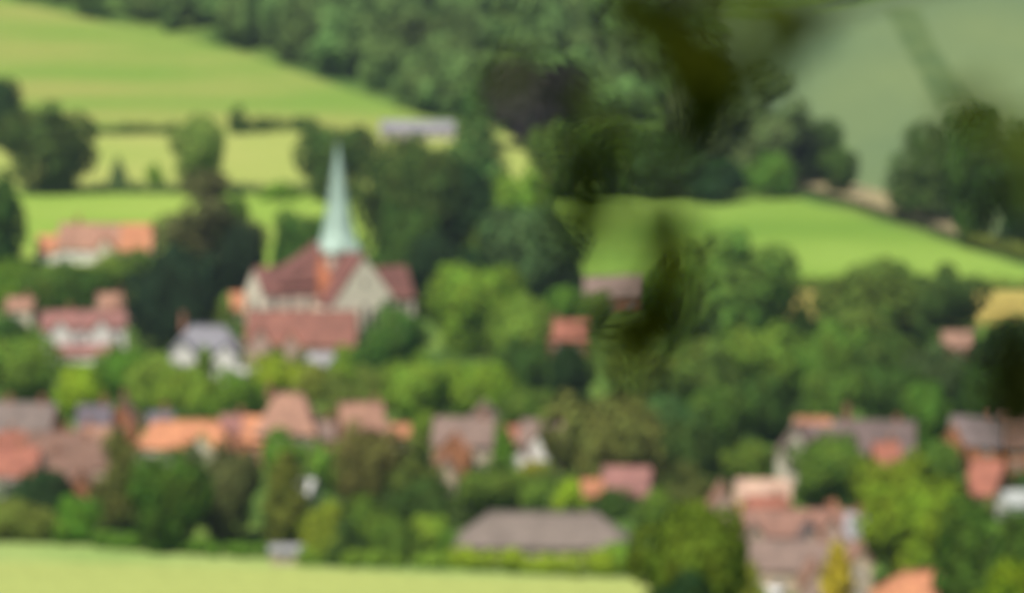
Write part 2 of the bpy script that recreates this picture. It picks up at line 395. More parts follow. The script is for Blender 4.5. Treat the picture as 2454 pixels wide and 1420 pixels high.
wood('distant_wood',[(1700,18),(1960,10),(2250,-55),(2900,-150),(2900,-420),(1700,-420)],'dark wood along the crest above the wheat field',220,8,(.08,.14,.04))

# ------------------------------------------------------------------ buildings
RC={'orange':(.52,.215,.105),'red':(.34,.12,.075),'pink':(.37,.195,.13),'brown':(.21,.115,.08),'mauve':(.22,.15,.12),'slate':(.16,.155,.18),'grey':(.205,.165,.14),'yellow':(.60,.42,.15),'dark':(.11,.09,.09),'rose':(.29,.13,.11)}
WC={'white':(.72,.69,.64),'cream':(.62,.56,.42),'beige':(.50,.40,.28),'brick':(.34,.15,.09),'pinkish':(.46,.32,.26),'stone':(.58,.52,.42),'orange':(.46,.19,.09)}
def window(parent,x,z,w,h,face,d,frame=(.75,.74,.72)):
    """face 'f' (front, -y at distance d) or 'l'/'r' (gable ends, -x/+x at distance d)"""
    g=MB().box(-w/2,w/2,-.02,.02,0,h)
    f=MB(); t=.09
    f.box(-w/2-.06,w/2+.06,-.07,.03,-.1,0); f.box(-w/2-.06,w/2+.06,-.06,.03,h,h+t)
    f.box(-w/2-.06,-w/2+.02,-.06,.03,0,h); f.box(w/2-.02,w/2+.06,-.06,.03,0,h)
    f.box(-.03,.03,-.055,.0,0,h); f.box(-w/2+.02,w/2-.02,-.05,.0,h*.5-.025,h*.5+.025)
    if face=='f': loc=(x,-d-.01,z); rz=0
    elif face=='l': loc=(-d-.01,x,z); rz=-math.pi/2
    else: loc=(d+.01,x,z); rz=math.pi/2
    o=g.obj('window',GLASS,parent,None,False,loc,rz); f.obj('window_frame',PAINT,o,frame)
    return o
def gable_shell(L,D,H,rise,th=.22,oh=.35,ohx=.25):
    """inverted V roof, ridge along x; D = full depth"""
    k=rise/(D/2); e=D/2+oh
    prof=[(-e,H-k*oh+.03),(0,H+rise+.03),(e,H-k*oh+.03),(e,H-k*oh+.03+th),(0,H+rise+.03+th*1.25),(-e,H-k*oh+.03+th)]
    return MB().prism(prof,-L/2-ohx,L/2+ohx)
def chimney(parent,x,y,z0,z1,w=.9,d=.6,col=(.36,.17,.11)):
    b=MB().box(-w/2,w/2,-d/2,d/2,z0,z1).box(-w/2-.08,w/2+.08,-d/2-.08,d/2+.08,z1,z1+.18)
    c=b.obj('chimney',BRICK,parent,col,False,(x,y,0))
    return c
def pots(b,x,y,z):
    return b.tube([(x,y,z),(x,y,z+.5)],[.14,.11],8)
def body(root,L,D,H,rise,roof,wall,wm,rm,hip=0,nwin=None,chim=(),ridge=True,side=True,door=True,prefix=''):
    """walls + roof + windows; ridge along x, front is -y"""
    if hip:
        wb=MB().box(-L/2,L/2,-D/2,D/2,-.6,H)
        w=wb.obj('wall',wm,root,WC.get(wall,wall))
        e=.4; hx=max(L/2-D/2*hip,.2)
        P=[(-L/2-e,-D/2-e,H),(L/2+e,-D/2-e,H),(L/2+e,D/2+e,H),(-L/2-e,D/2+e,H),(-hx,0,H+rise),(hx,0,H+rise)]
        P0=[(p[0],p[1],p[2]+.01) for p in P[:4]]+[(p[0],p[1],p[2]+.16) for p in P[:4]]+P[4:]
        r=MB().poly(P0,[(3,2,1,0),(0,1,5,4),(1,2,6,5),(2,3,7,6),(3,0,4,7),(4,5,9,8),(5,6,9),(6,7,8,9),(7,4,8)]).obj('roof',rm,root,RC.get(roof,roof))
        hx2=hx
    else:
        prof=[(-D/2,-.6),(D/2,-.6),(D/2,H),(0,H+rise),(-D/2,H)]
        w=MB().prism(prof,-L/2,L/2).obj('wall',wm,root,WC.get(wall,wall))
        r=gable_shell(L,D,H,rise).obj('roof',rm,root,RC.get(roof,roof)); hx2=L/2+.2
    rc=RC.get(roof,roof)
    if ridge and L>3: MB().prism([(-.16,H+rise+.14),(.16,H+rise+.14),(.10,H+rise+.36),(-.10,H+rise+.36)],-hx2,hx2).obj('ridge_tiles',rm,r,tuple(c*.8 for c in rc))
    for cx,hh in chim:
        c=chimney(r,cx*L/2,0,H+rise-1.0,H+rise+hh)
        pots(pots(MB(),cx*L/2-.2,0,H+rise+hh+.18),cx*L/2+.2,0,H+rise+hh+.18).obj('chimney_pots',TILE,root,(.45,.2,.1))
    n=nwin if nwin is not None else max(1,int(L/3.2)); fl=2 if H>4.3 else 1
    for f in range(fl):
        for i in range(n):
            x=-L/2+L*(i+.5)/n
            if f==0 and door and i==n//2 and n>1: continue
            window(root,x,.9+f*2.5,min(1.1,L/n*.45),1.15,'f',D/2)
    if side and not hip:
        for sgn in 'lr': window(root,0,.9+(fl-1)*2.5,.95,1.1,sgn,L/2)
    if door and n>1:
        x=-L/2+L*(n//2+.5)/n
        dr=MB().box(-.45,.45,-.05,.03,0,2.05).box(-.55,-.45,-.08,.03,0,2.15).box(.45,.55,-.08,.03,0,2.15).box(-.45,.45,-.08,.03,2.05,2.15).obj('door',PAINT,root,(.12,.16,.13),False,(x,-D/2-.02,0))
        MB().box(.3,.36,-.1,-.05,.95,1.07).obj('door_handle',PAINT,dr,(.5,.45,.3))
    return w,r
def house(label,x0,x1,ridge,eave,wall=4.6,yaw=0,roof='brown',wallc='cream',pitch=47,hip=0,mode='side',chim=((.5,1.0),),wm=None,rm=None,name='cottage',cat='house',group='village houses',depth=None,Y=None,nwin=None,door=True):
    wm=wm or (BRICK if wallc in('brick','orange') else WALL); rm=rm or TILE
    cx=(x0+x1)/2; by=eave+wall/.07
    for _ in range(4):
        P=hit(cx,by) if Y is None else at(cx,by,Y)
        s=mpp(P); by=eave+wall/s*.99
    if Y is not None: P=at(cx,by,Y)
    gz=terr(P.x,P.y) if Y is None else P.z
    ya=abs(R(yaw)); th=math.atan2(CH-P.z,P.y)
    if mode=='side':
        ps=(eave-ridge)*s; D2=ps/(math.tan(R(pitch))*math.cos(th)+math.sin(th)); D=2*D2; rise=D2*math.tan(R(pitch))
        if depth: D=depth
        L=max(2.5,((x1-x0)*s-D*math.sin(ya))/math.cos(ya))
        root=empty(name,(P.x+ -math.sin(R(yaw))*D/2*0,P.y+D/2,gz),R(yaw))
    else:
        D=(x1-x0)*s; rise=(eave-ridge)*s; L=depth or D*1.5
        root=empty(name,(P.x,P.y+L/2,gz),R(90+yaw))
    body(root,L,D,wall,rise,roof,wallc,wm,rm,hip,nwin,chim,door=door)
    if mode!='side':
        window(root,0,.9,1.1,1.1,'l',L/2)
    tag(root,label,cat,group); root['dims']=(L,D,wall,rise); return root
def wing(root,dx,dy,rz,L,D,H,rise,roof,wallc,wm=None,rm=None,hip=0,nm='wing',z=0,nwin=1):
    """an extra range of the same house: its walls and roof as parts"""
    wm=wm or (BRICK if wallc in('brick','orange') else WALL); rm=rm or TILE
    M=Matrix.Translation((dx,dy,z))@Matrix.Rotation(rz,4,'Z')
    tmp=[]
    if hip:
        a=MB().box(-L/2,L/2,-D/2,D/2,-.6-z,H); e=.35; hx=max(L/2-D/2*hip,.2)
        P0=[(-L/2-e,-D/2-e,H+.01),(L/2+e,-D/2-e,H+.01),(L/2+e,D/2+e,H+.01),(-L/2-e,D/2+e,H+.01),(-hx,0,H+rise),(hx,0,H+rise)]
        b=MB().poly(P0,[(3,2,1,0),(0,1,5,4),(1,2,5),(2,3,4,5),(3,0,4)])
    else:
        a=MB().prism([(-D/2,-.6-z),(D/2,-.6-z),(D/2,H),(0,H+rise),(-D/2,H)],-L/2,L/2); b=gable_shell(L,D,H,rise)
    for q,nme,mt,cc in((a,nm+'_wall',wm,WC.get(wallc,wallc)),(b,nm+'_roof',rm,RC.get(roof,roof))):
        q.v=[tuple(M@Vector(v)) for v in q.v]; q.obj(nme,mt,root,cc)
    for i in range(nwin):
        x=-L/2+L*(i+.5)/nwin
        p=M@Vector((x,-D/2,1.0)); o=MB().box(-.45,.45,-.03,.03,0,1.1).obj('window',GLASS,root,None,False,tuple(p),rz)
        f=MB().box(-.52,.52,-.07,.02,-.08,0).box(-.52,.52,-.06,.02,1.1,1.18).box(-.52,-.45,-.06,.02,0,1.1).box(.45,.52,-.06,.02,0,1.1).box(-.03,.03,-.05,0,0,1.1)
        f.obj('window_frame',PAINT,o,(.75,.74,.72))
# ---- church
def church():
    base=hit(812,835); root=empty('church',base,R(25)); g=(.80,.72,.57); rr=(.205,.085,.068)
    T=MB().box(-3.1,3.1,-3.1,3.1,-1,19.3)
    tw=T.obj('tower',STONE,root,g)
    MB().box(-3.25,3.25,-3.25,3.25,19.3,19.55).obj('cornice',STONE,tw,(.5,.45,.36))
    for k in range(4):
        a=k*math.pi/2
        lv=MB().box(-.7,.7,-.05,.05,0,1.6)
        for q in range(6): lv.box(-.68,.68,-.12,-.05,.1+q*.25,.17+q*.25)
        lv.obj('belfry_louvre',PAINT,tw,(.16,.14,.12),False,(3.12*math.sin(a),-3.12*math.cos(a),17.2),a)
    # spire: broad splayed foot, then a slender octagonal needle
    prof=[(19.55,4.35),(20.3,4.1),(21.3,3.6),(22.8,3.1),(24.5,2.65),(26.5,2.3),(29,1.9),(32,1.42),(36,.8),(40,.16),(40.6,.05)]
    sp=MB(); n=8; rings=[]
    for z,r in prof:
        sq=max(0,min(1,(22.5-z)/3)); ring=[]
        for k in range(16):
            a=2*math.pi*k/16+math.pi/16
            o8=1/math.cos(((a+math.pi/8)%(math.pi/4))-math.pi/8); s4=1/max(abs(math.cos(a)),abs(math.sin(a)))
            q=r*(o8*(1-sq)+min(s4,1.25)*sq*.9)
            ring.append((q*math.cos(a),q*math.sin(a),z))
        rings.append(ring)
    for r_ in rings: sp.v+=r_
    for i in range(len(rings)-1):
        for k in range(16):
            l_=(k+1)%16; sp.f.append((i*16+k,i*16+l_,(i+1)*16+l_,(i+1)*16+k))
    sp.f.append(tuple(range(16))[::-1]); sp.f.append(tuple((len(rings)-1)*16+k for k in range(16)))
    s_=sp.obj('spire',COPPER,root,(.45,.61,.51))
    for k in range(8):
        a=k*math.pi/4+math.pi/8
        MB().tube([((r*1.06+.02)*math.cos(a),(r*1.06+.02)*math.sin(a),z) for z,r in prof[3:]],[.09]*len(prof[3:]),5).obj('copper_seam',COPPER,s_,(.27,.38,.33))
    v=MB().tube([(0,0,40.4),(0,0,42.4)],[.07,.04],6).box(-.45,.45,-.03,.03,41.5,41.6); v.obj('weather_vane',PAINT,s_,(.35,.28,.1))
    def arm(nm,L,cx,cy,rz,D,H,rise,ends=()):
        M=Matrix.Translation((cx,cy,0))@Matrix.Rotation(rz,4,'Z')
        a=MB().prism([(-D/2,-1.5),(D/2,-1.5),(D/2,H),(0,H+rise),(-D/2,H)],-L/2,L/2); b=gable_shell(L,D,H,rise,.25,.3,.12)
        for q,nme,mt,cc in((a,nm+'_wall',STONE,g),(b,nm+'_roof',TILE,rr)):
            q.v=[tuple(M@Vector(w)) for w in q.v]; o=q.obj(nme,mt,root,cc)
        for wx in ends:
            p=M@Vector((wx,-D/2-.01,H-4.2))
            lancet(p,rz,.55,2.8)
    def lancet(p,rz,w,h,mull=False):
        P=[(-w,0,0),(w,0,0),(w,0,h)]+[(w*math.cos(t),0,h+1.4*w*math.sin(t)) for t in np.linspace(.35,math.pi-.35,7)]+[(-w,0,h)]
        b=MB(); n_=len(P); b.poly([(x,-.04,z) for x,_,z in P]+[(x,.04,z) for x,_,z in P],[tuple(range(n_)),tuple(range(2*n_-1,n_-1,-1))]+[(i,(i+1)%n_,n_+(i+1)%n_,n_+i) for i in range(n_)])
        o=b.obj('lancet_window',GLASS,root,None,False,tuple(p),rz)
        f=MB(); 
        for i in range(n_):
            A=Vector(P[i]);B=Vector(P[(i+1)%n_]); f.tube([A+Vector((0,-.06,0)),B+Vector((0,-.06,0))],[.09,.09],4)
        if mull: f.box(-.06,.06,-.1,-.04,0,h+1.2*w); 
        f.obj('stone_surround',STONE,o,(.62,.56,.45))
    arm('nave',15,-10.3,0,0,9.4,12.2,4.5,(-5,-1.7,1.7,5))
    arm('chancel',11.4,8.7,0,0,8.6,10.0,5.4,(1,4))
    arm('transept',26,0,0,math.pi/2,13.6,10.6,9.0,())
    hp=MB().poly([(-14.6,-4.4,13.9),(-3.12,-4.4,13.9),(-3.12,4.4,13.9),(-14.6,4.4,13.9),(-5.9,0,20.7),(-3.12,0,20.7)],[(3,2,1,0),(0,1,5,4),(1,2,5),(2,3,4,5),(3,0,4)]); hp.obj('crossing_roof',TILE,root,rr)
    tt=MB().box(-6.1,-3.3,-6.3,-3.3,-1,11.6).obj('added_turret',BRICK,root,(.42,.17,.09))  # added block that carries the orange roof strip beside the tower
    MB().poly([(-6.3,-6.5,11.6),(-3.14,-6.5,11.6),(-3.14,-3.2,11.6),(-6.3,-3.2,11.6),(-5.4,-3.5,20.2)],[(3,2,1,0),(0,1,4),(1,2,4),(2,3,4),(3,0,4)]).obj('lit_orange_roof',TILE,tt,(.62,.22,.10))  # bright orange stands in for a sunlit roof slope
    # south gable: three tall lancets and buttresses
    for x in(-2,0,2): lancet(Vector((x,-13.03,4.4)),0,.55,4.2 if x else 5.4)
    lancet(Vector((0,-13.03,14)),0,.4,.9)
    for x in(-6.4,-3.9,3.9,6.4): MB().prism([(-14.1,-1.5),(-13.02,-1.5),(-13.02,7.0),(-14.1,5.6)],x-.4,x+.4).obj('buttress',STONE,root,(.55,.49,.38))
    lancet(Vector((-17.83,0,6)),-math.pi/2,1.5,3.2,True); lancet(Vector((14.43,0,5.5)),math.pi/2,1.5,3.0,True)
    # lean-to south aisle
    a=MB().prism([(-8.6,-1.5),(-4.72,-1.5),(-4.72,7.6),(-8.6,5.2)],-17.2,-5.7); a.obj('aisle_wall',STONE,root,g)
    a=MB().prism([(-8.95,5.02),(-4.72,7.66),(-4.72,7.9),(-8.95,5.26)],-17.4,-5.72); a.obj('aisle_roof',TILE,root,(.36,.13,.08))
    cr=MB().box(-.08,.08,-.08,.08,19.6,21.0).box(-.4,.4,-.08,.08,20.3,20.45); cr.obj('gable_cross',STONE,root,g,False,(0,-12.9,0))
    return tag(root,'large flint church with a green copper spire and red tiled roofs','church')
church()
# ---- houses (photo extents of roof: x0,x1, ridge row, eave row)
h=house('long farmhouse with orange tiled roof below the green field',135,372,538,596,3.6,-6,'pink','white',46,chim=((-.62,1.6),),name='farmhouse')
L,D,H,ri=h['dims']; wing(h,-L/2-2.3,-.8,0,5.2,D*.8,H-.8,ri*.62,'orange','white'); wing(h,.8,-D/2-1.3,math.pi/2,3.4,4.6,H*.9,3.0,'orange','cream',nm='porch',nwin=0)
wing(h,L*.33,-.02,0,L*.32,D+.35,H-.1,ri+.22,'orange','white',nm='end_bay',nwin=2)
h=house('big rambling house with mauve tile roofs and white gables',92,300,746,784,6.4,8,'rose','white',44,chim=((-.3,1.0),(.75,1.0)),name='country_house')
L,D,H,ri=h['dims']
for q in(-.28,.2): wing(h,q*L,-D/2-.6,math.pi/2,2.4,4.6,H-1.0,2.6,'rose','white',nm='gable',nwin=0)
wing(h,.3,-D/2-2.6,0,L*.74,4.0,1.7,1.5,'rose','white',nm='lean_to',nwin=4)
house('small pale cottage with pinkish roof at the left edge of the village',14,84,716,742,3.4,-10,'pink','cream',40)
house('cottage with beige tiled roof behind the big mauve house',222,318,704,748,3.2,15,'pink','beige',45)
h=house('white house with grey slate hipped roof in front of the dark yew',412,576,780,842,4.6,-4,'slate','white',46,hip=.7,rm=SLATE,chim=((-.75,2.0),),name='slate_roofed_house')
L,D,H,ri=h['dims']; wing(h,-L*.3,-D/2-1.4,math.pi/2,3.8,5.0,H-.3,2.6,'slate','white',rm=SLATE,nm='bay',nwin=0); wing(h,L*.34,-D/2-1.2,math.pi/2,3.2,4.4,H-.5,2.2,'slate','white',rm=SLATE,nm='side_bay',nwin=0)
house('low white outbuilding with pale roof below the slate roofed house',530,615,882,896,2.3,4,(.5,.48,.44),'white',30,chim=(),name='outbuilding',nwin=2)
h=house('long red-tiled house standing in front of the church nave',588,856,746,826,3.6,-3,(.25,.10,.07),'pinkish',47,chim=(),name='long_house')
L,D,H,ri=h['dims']; wing(h,-L*.36,-D/2-.5,math.pi/2,2.4,4.4,H,3.2,'pink','pinkish',nm='cross_wing',nwin=0); wing(h,-L*.08,-D/2-.2,math.pi/2,2.0,3.6,H-.3,2.6,'orange','pinkish',nm='dormer',nwin=0)
house('small orange-roofed building at the west end of the church',544,612,702,744,2.6,12,'orange','beige',45,chim=(),name='outbuilding')
house('small white cottage with grey roof among the lime bushes',738,808,850,878,2.8,-8,(.36,.35,.37),'white',38,chim=(),name='cottage')
house('grey-brown roofed house at the left edge with orange hanging tiles',-40,140,966,1042,4.2,-10,(.19,.145,.125),'orange',47,chim=((-.4,1.0),(.6,1.0)))
house('slate roofed house with orange tiled gable end beside the lime bushes',186,262,972,1030,4.8,0,(.13,.11,.13),'pinkish',47,chim=((.6,1.2),))
house('tall orange-pink gabled house next to the slate roofed one',255,325,968,1018,4.8,0,'pink','orange',47,mode='gable',depth=9)
house('brown-roofed cottage in the middle of the left cluster',62,200,1036,1092,3.8,6,'brown','brick',45,chim=((.4,1.0),))
house('dark brown roofed cottage stepping down to the right',170,282,1052,1118,4.0,-12,'brown','beige',47,chim=((-.5,1.0),))
house('front left cottage with red-brown roof and white wall by the field',-30,96,1072,1136,3.6,-6,'red','white',46,chim=((.2,1.0),))
house('front cottage with brown roof and brick gable above the dark bush',100,222,1086,1150,3.4,10,'brown','orange',46,chim=((-.6,1.0),))
h=house('bungalow with bright orange tiled roof and yellow end bay',322,560,1008,1074,3.0,-3,'orange','cream',40,hip=.6,chim=(),name='bungalow')
L,D,H,ri=h['dims']; wing(h,L*.2,-D/2-.6,math.pi/2,4.0,4.6,H,2.6,'yellow','cream',nm='end_bay',nwin=0)
house('dark slate roofed cottage behind the orange bungalow',340,420,988,1034,3.4,20,'slate','brick',47,rm=SLATE)
house('brown-roofed cottage between the bungalow and the big pink hip roof',528,592,996,1036,3.6,0,'rose','brick',46)
h=house('tall house with steep pink hipped roof',612,772,942,1040,5.0,-8,'pink','pinkish',52,hip=.55,chim=((-.7,.8),),name='tall_house')
L,D,H,ri=h['dims']; wing(h,-L*.52,-1,0,4.4,D*.8,H-1.2,ri*.55,'orange','orange',nm='side_wing')
house('pink-roofed house half hidden behind olive trees',800,926,966,1056,5.0,12,'pink','brick',50,chim=((.7,.8),))
house('tiny orange-roofed building showing between two olive trees',932,980,1018,1044,3.0,0,'orange','beige',45,chim=(),name='outbuilding')
h=house('mauve-roofed house with an orange tiled front slope',1036,1192,1002,1066,4.8,-8,'mauve','beige',47,chim=((.6,.9),))
L,D,H,ri=h['dims']; wing(h,-L*.12,-D/2-1.8,math.pi/2,5.0,5.4,H-1,3.0,'orange','orange',nm='front_wing',nwin=0)
h=house('mauve-roofed house with white dormer and white wall',1242,1376,1008,1064,4.6,-14,'mauve','brick',46,chim=((.7,.9),))
L,D,H,ri=h['dims']; wing(h,0,-D/2-.3,math.pi/2,3.0,3.0,H+.5,1.6,'mauve','white',nm='dormer',nwin=0); wing(h,-L*.36,-D/2-1.5,math.pi/2,3.2,3.4,H-2.2,1.6,'mauve','white',nm='porch',nwin=0)
house('small cottage with rose-pink roof under the big brownish tree',1440,1570,1120,1184,3.0,-10,'rose','pinkish',45,chim=())
h=house('long low barn with weathered grey-brown hipped roof beside the meadow',1092,1512,1228,1312,2.6,-3,'grey','beige',44,hip=1.0,chim=(),name='barn',cat='barn',rm=THATCH,nwin=8)
house('grey-roofed shed with a big open front at the foot of the cypress',648,722,1308,1322,2.0,0,(.3,.3,.3),'beige',25,chim=(),name='shed',cat='shed',nwin=1)
house('white garden building seen between the cypress and olive trees',700,765,1150,1182,2.6,-20,(.55,.55,.52),'white',35,chim=(),name='garden_building',cat='outbuilding',nwin=2)
house('brown-roofed house at the foot of the right pasture',1400,1552,664,716,3.6,-5,'mauve','brick',44,chim=(),name='cottage')
house('cottage with bright red roof among trees in the middle',1308,1412,770,812,3.2,3,'red','brick',42,chim=((-.5,.9),))
house('small white gable wall deep between the middle trees',1358,1402,862,884,3.2,0,'rose','white',45,mode='gable',depth=7,chim=())
house('long pale-walled farm building with grey roof below the hill pasture',912,1092,292,313,2.6,-3,(.28,.27,.30),(.42,.38,.34),30,chim=(),name='farm_building',cat='barn',nwin=6)
house('orange-roofed cottage behind the dark trees at right',2255,2342,796,832,3.2,8,(.34,.19,.13),'brick',42,chim=())
house('little orange gable end at the very left edge',-22,24,974,1016,4.6,0,'orange','orange',46,mode='gable',depth=7,chim=())
house('sandy-pink roofed cottage directly below the slate roofed one',190,270,1022,1060,4.0,4,'pink','brick',46,chim=((-.5,.8),))
house('grey-roofed cottage at the right of the left cluster',182,250,1070,1112,3.4,-6,'grey','white',46,chim=((.5,.9),))
house('red-roofed cottage in the second row at far left',-10,62,1036,1072,3.6,8,'red','brick',46,chim=((0,.9),))
house('orange brick gable beside the dark bush',166,210,1140,1178,3.0,0,'orange','orange',46,mode='gable',depth=6,chim=())
house('small white lean-to building at the left edge above the hedge',-6,40,1144,1160,2.2,0,'grey','white',32,chim=(),name='outbuilding',nwin=1)
house('mauve-roofed cottage tucked between the pink hip roof and the olive trees',740,815,1010,1050,4.0,-6,'mauve','brick',46,chim=((.4,.9),))
house('sandy gabled house end below the orange front slope',1040,1092,1104,1136,3.4,0,'pink','beige',46,mode='gable',depth=7,chim=())
house('reddish roofed cottage beside the white porch',1196,1246,1022,1062,4.4,0,'red','brick',46,chim=())
house('red-brown roofed cottage showing above the round olive-brown tree',858,936,1012,1048,4.2,6,'brown','brick',46,chim=((.3,.9),))
house('pink gable peeping out right of the round bright green tree',1128,1196,976,1012,4.4,0,'mauve','pinkish',46,mode='gable',depth=8,chim=())
house('orange-roofed cottage below the brownish spreading tree',1392,1446,1150,1184,3.2,8,'orange','beige',46,chim=())
# right hand cluster
h=house('large house with dark brown roof, brick chimney and grey gable at left',1900,2200,1008,1084,5.0,-6,(.15,.105,.095),'brick',48,chim=((-.12,2.2),(.72,.6)),name='large_house')
L,D,H,ri=h['dims']; wing(h,-L*.46,-D/2-.2,math.pi/2,D+2.5,6.5,H,4.4,'mauve','stone',nm='gable',nwin=0); wing(h,-L*.34,.2,0,5.6,D*.9,H+.4,ri*.98,'orange','brick',nm='ridge_block',nwin=0)
h=house('brick house with grey-brown roof near the right edge',2275,2420,1000,1062,5.0,-14,(.17,.13,.125),'orange',48,chim=((.5,1.0),))
L,D,H,ri=h['dims']; wing(h,-L*.42,-D/2-.6,math.pi/2,3.4,3.6,H,2.8,'orange','orange',nm='gable',nwin=0)
house('dark brown roof at the right edge behind the hanging leaves',2400,2560,985,1060,5.0,6,'brown','orange',48)
house('cottage with red roof sloping down to the lime tree',2312,2440,1104,1182,3.2,-28,'red','brick',46,chim=())
house('low building with pale grey roof at the right edge',2395,2540,1176,1210,3.0,14,(.42,.44,.42),'white',32,chim=(),name='outbuilding')
house('pink gabled cottage left of the yellow shrub',1700,1766,1172,1222,3.4,0,'pink','pinkish',46,mode='gable',depth=8,chim=())
house('cottage with pale sandy-pink roof above the long brown one',1764,1898,1150,1200,3.6,-4,(.52,.34,.25),'beige',44,chim=())
house('red-roofed cottage directly below the sandy-pink roof',1786,1890,1192,1240,3.4,6,'red','pinkish',46,chim=((.5,.9),))
h=house('long terrace with red-brown roof in the right foreground',1780,2052,1222,1282,3.8,-4,(.27,.14,.10),'brick',46,chim=((-.2,1.0),(.55,1.0)),name='terrace_house')
L,D,H,ri=h['dims']; wing(h,L*.3,-D/2-.6,math.pi/2,3.2,4.6,H,3.0,'pink','pinkish',nm='gable',nwin=0)
h=house('front house with mauve-brown roof and white garage below it',1784,2078,1296,1366,3.6,-8,'mauve','beige',44,chim=((.3,.9),),name='front_house')
L,D,H,ri=h['dims']; wing(h,-L*.33,-D/2-2.6,R(-38),7.5,1.9,1.2,.5,(.72,.70,.66),'white',nm='garage',nwin=0)
house('orange gable rising from the long terrace roof',1982,2034,1222,1258,4.4,0,'orange','orange',46,mode='gable',depth=8,chim=())
house('slate roofed end cottage right of the long terrace',2024,2086,1232,1286,4.0,-10,'slate','brick',46,rm=SLATE,chim=((.3,.9),))
house('beige gabled cottage left of the front mauve roof',1786,1838,1262,1296,3.6,0,'mauve','beige',46,mode='gable',depth=7,chim=())
house('dark gabled cottage behind the front mauve roof',1918,1972,1262,1300,3.8,0,'dark','pinkish',46,mode='gable',depth=7,chim=((.2,.8),))
house('red-brown roofed house behind the round green tree',2090,2160,1062,1110,4.2,8,'red','brick',46,chim=((.4,.9),))
house('pink-roofed annexe at the bottom edge left of the golden cypress',1922,1986,1356,1410,3.0,0,'pink','pinkish',46,mode='gable',depth=8,chim=())
house('beige gable end right of the golden cypress',2036,2090,1318,1350,5.4,0,'pink','beige',44,mode='gable',depth=7,chim=())
h=house('bright orange hipped roof at the bottom edge',2095,2345,1368,1450,3.4,5,'orange','cream',44,hip=.9,chim=(),name='bungalow')
house('orange tiled roof peeping over the bottom edge left of centre right',1706,1800,1400,1450,3.0,0,'orange','brick',40,chim=())
# ------------------------------------------------------------------ hedges
hedge([(195,322),(300,324),(425,322)],3.2,2,'dark','long field hedge between the hill pasture and the pale meadow, left half')
hedge([(565,322),(650,318),(765,316)],4.6,2.2,'dark','taller dark hedge stretch right of the pale thin tree',)
hedge([(60,468),(300,464),(560,466),(780,466)],3.0,2,(.075,.13,.04),'low mid-green hedge between the pale meadow and the bright pasture',4200)
hedge([(1845,452),(1900,458),(2050,498),(2200,545),(2330,592)],2.0,1.4,(.07,.085,.035),'dark hedge along the chalk track above the right pasture',3400)
hedge([(2320,590),(2470,628)],4.4,2,'olive','short olive hedge at the right end of the track')
hedge([(1870,694),(2150,692),(2480,694)],2.6,2,'olive','thin hedge between the right pasture and the golden barley',3000)
hedge([(1250,690),(1400,686),(1560,688)],2.4,2,'mid','low hedge along the foot of the pasture behind the brown roof')
hedge([(-30,1290),(80,1292),(230,1300)],4.6,2.6,'olive','olive field hedge at the left of the foreground meadow',5200,leaf=.34)
hedge([(220,1308),(330,1320),(480,1330),(640,1340)],2.4,2.0,'fresh','low fresh green verge hedge under the front trees',4600,leaf=.3)
hedge([(700,1352),(900,1358),(1080,1366)],2.6,2.4,'light','light green hedge along the meadow below the mixed bushes',5200,leaf=.3)
hedge([(1060,1364),(1200,1372),(1360,1378),(1520,1384)],3.4,2.4,'lime','lime-green hedge in front of the grey barn',6200,leaf=.32)
# ------------------------------------------------------------------ trees: x0,y0,x1,y1 of the crown in the photo
G1='trees around the hill meadows'; G2='trees around the church'; G3='garden trees in the village'; G4='trees of the right-hand wood'; G5='trees along the foreground meadow'; G6='trees between the roofs'
T=tree
T(-90,190,62,318,'round','deep','dark round tree at the left edge on the hill pasture',G1,350)
T(8,262,218,448,'round','dark','big round dark tree standing between the two left meadows',G1,462)
T(415,285,548,402,'round',(.11,.20,.075),'pale thin tree with open crown in the hay meadow',G1,462)
T(548,255,592,322,'tall','dark','small pointed dark tree at the end of the taller hedge',G1)
T(262,380,304,446,'cone','grey','little cone-shaped tree at the foot of the hay meadow',G1)
T(350,395,394,446,'bush','light','faint pale bush beside the little cone-shaped tree',G1)
T(718,308,888,468,'round','dark','dark round tree right behind the spire',G1,480)
T(630,440,720,478,'bush','light','light bush on the low hedge left of the spire',G1)
T(1172,165,1400,352,'round','copper','purple-black copper beech at the top of the pale meadow',G1,356)
T(1055,232,1225,540,'cone','blue','tall blue-green pointed tree beside the farm building',G1)
T(862,350,1095,640,'round','dark','tall dense dark tree right of the spire',G2,700)
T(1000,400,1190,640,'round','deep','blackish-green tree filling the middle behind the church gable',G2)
T(880,500,1040,730,'round','dark','dark tree directly behind the chancel roof',G2)
T(930,330,1060,520,'tall','dark','tall dark tree behind the others right of the spire',G2,620)
T(1040,430,1150,600,'round','blue','blue-green tree between the dark masses behind the church',G2,600)
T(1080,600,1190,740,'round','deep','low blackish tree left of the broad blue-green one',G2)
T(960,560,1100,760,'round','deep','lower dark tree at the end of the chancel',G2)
T(1185,415,1330,640,'round','light','bright-topped tree left of the hanging branch',G2)
T(1160,500,1390,730,'round','blue','broad blue-green tree in the middle of the view',G2)
T(1085,540,1225,700,'round','mid','mid-green tree between the dark mass and the broad blue-green one',G2)
T(1290,540,1400,720,'tall','mid','narrow mid-green tree at the edge of the right pasture',G2)
T(385,418,620,650,'tall',(.062,.066,.042),'tall brown-green conifer behind the farmhouse gable',G2,690)
T(480,470,590,620,'round',(.09,.14,.045),'paler green tree growing through the brown-green conifer',G2,640)
T(520,540,636,720,'round','yew','blue-black tree between the conifer and the church',G2)
T(640,515,790,690,'round','dark','dark tree leaning behind the nave beside the spire foot',G2,700)
T(-95,430,60,640,'round','dark','dark tree at the left edge beside the farmhouse',G2)
T(320,595,532,815,'wide','yew','very dark spreading yew above the slate roofed house',G2,840)
